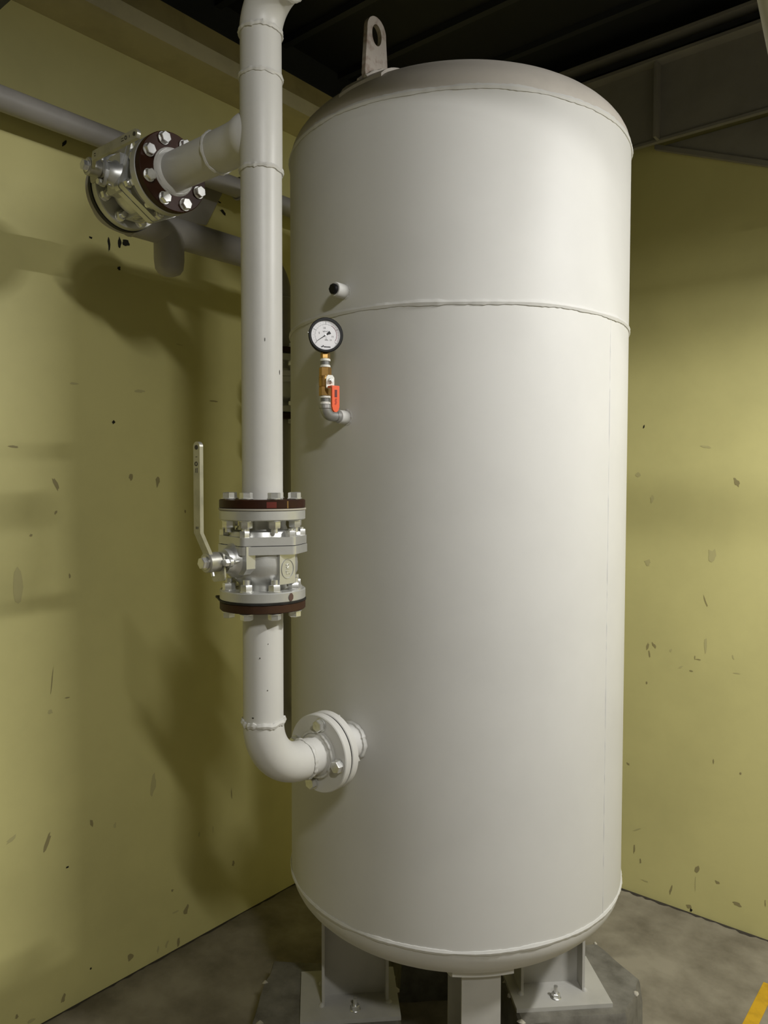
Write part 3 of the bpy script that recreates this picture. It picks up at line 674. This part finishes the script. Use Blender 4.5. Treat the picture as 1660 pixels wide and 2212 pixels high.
part('printed_block', MB().prism([(-.003, -.024), (.003, -.024), (.003, -.041), (-.003, -.041)], oo, st, Z, .0004), 'sleeve_mark', orr)
for q in range(4):
    part('printed_letter', MB().lathe([(0, .0009), (.0004, .0009), (.0004, .0021), (0, .0021)], oo - Z * (.046 + .0035 * q) + st * (.0006 * (-1) ** q), sd, 10), 'sleeve_text', orr)
# the pressure gauge
PGZ = 2.0385; ga = RD(-40); gn = V((cos(ga), sin(ga), 0)); gt = V((-gn.y, gn.x, 0)); gc = V((GX, GY, PGZ))
pg = thing('pressure_gauge', 'round black-rimmed pressure gauge with white dial and black needle', 'gauge', (GX, GY, 1.985))
part('case', MB().lathe([(-.020, 0), (-.020, .030), (-.016, .0375), (.012, .0385), (.012, 0)], gc, gn, 56), 'black', pg)
part('bezel', MB().lathe([(.008, .0385), (.010, .0410), (.0165, .0410), (.0180, .0395), (.0180, .0350), (.014, .0342), (.0125, .0342)], gc, gn, 64), 'black', pg)
dial = part('dial', MB().lathe([(.0122, 0), (.0122, .0345), (.0132, .0345), (.0132, 0)], gc, gn, 64), 'dial', pg)
fz = .0134
def dpt(ang, r): return gc + gn * fz + (gt * cos(RD(ang)) + Z * sin(RD(ang))) * r      # ang measured from right, ccw as seen
def tick(ang, r0, r1, w_, m_, nm='tick'):
    d = gt * cos(RD(ang)) + Z * sin(RD(ang)); e = -gt * sin(RD(ang)) + Z * cos(RD(ang)); a = gc + gn * fz
    part(nm, MB().add([a + d * r0 - e * w_, a + d * r0 + e * w_, a + d * r1 + e * w_, a + d * r1 - e * w_], [(0, 1, 2, 3)]), m_, dial)
for k in range(0, 21):
    tick(218 - 256 * k / 20, .0265 if k % 5 == 0 else .0285, .0325 if k % 5 == 0 else .0305, .0004 if k % 5 == 0 else .0002, 'ink' if k % 5 == 0 else 'ink_grey')
for k in range(0, 15): tick(205 - 230 * k / 14, .0235, .0250, .0002, 'ink_red' if k > 8 else 'ink_grey')
part('scale_arc', MB().tube([dpt(215 - 250 * k / 40, .0255) for k in range(41)], .00022, 4), 'ink_grey', dial)
part('red_arc', MB().tube([dpt(60 - 90 * k / 20, .0262) for k in range(21)], .0006, 4), 'ink_red', dial)
tmx = MX((gt, Z, gn)).transposed()
def dtext(s_, dx, dz, size, m_, sh=0): inst('dial_text', textmesh(s_, size, m_, .0001, sh), dial, gc + gn * fz + gt * dx + Z * dz - V((GX, GY, 1.985)), tmx)
dtext('5', -.0155, .0045, .0065, 'ink'); dtext('10', -.0035, .0165, .0068, 'ink'); dtext('15', .0160, -.0035, .0056, 'ink')
dtext('20', .0115, -.0115, .0052, 'ink_grey'); dtext('kgf/cm²', -.001, .0090, .0042, 'ink'); dtext('MPa', .0015, -.0115, .0046, 'ink')
dtext('bar', .001, -.0068, .0030, 'ink_grey')
# brand script along the foot of the dial, as an illegible dark flourish
part('script_mark', MB().tube([gc + gn * fz + gt * (-.011 + .022 * k / 40) + Z * (-.0272 + .0012 * sin(k * 1.7) + (.0028 * math.exp(-((k - 9) / 2.0) ** 2)) - .0004 * k / 40) for k in range(41)], .0007, 5), 'ink', dial)
nd = V((cos(RD(217)), 0, sin(RD(217))))
d = gt * cos(RD(214)) + Z * sin(RD(214)); e = -gt * sin(RD(214)) + Z * cos(RD(214)); a = gc + gn * (fz + .0012)
part('needle', MB().add([a - d * .006 - e * .0014, a - d * .006 + e * .0014, a + d * .0275 + e * .0003, a + d * .0275 - e * .0003], [(0, 1, 2, 3)])
     .add([a - d * .002 - e * .0010, a - d * .002 + e * .0010, a - d * .0125 + e * .0040, a - d * .0125 - e * .0040], [(0, 1, 2, 3)]), 'ink', pg)
part('needle_hub', MB().disc(a, gn, .0014, .0020, .0003, 20), 'zinc', pg)
part('glass', MB().disc(gc + gn * .0152, gn, .0012, .0346, .0002, 48), 'glass', pg)
part('stem', MB().hexa((GX, GY, 1.9845), Z, .0195, .0145, .25).cyl((GX, GY, 1.9980), (GX, GY, 2.006), .007, 16), 'brass', pg)['label'] = 'brass hexagonal stem'
part('case_screw', MB().disc(gc - gt * .0405 + gn * .011 + Z * .005, -gt, .0022, .0024, .0004, 12), 'zinc', pg)
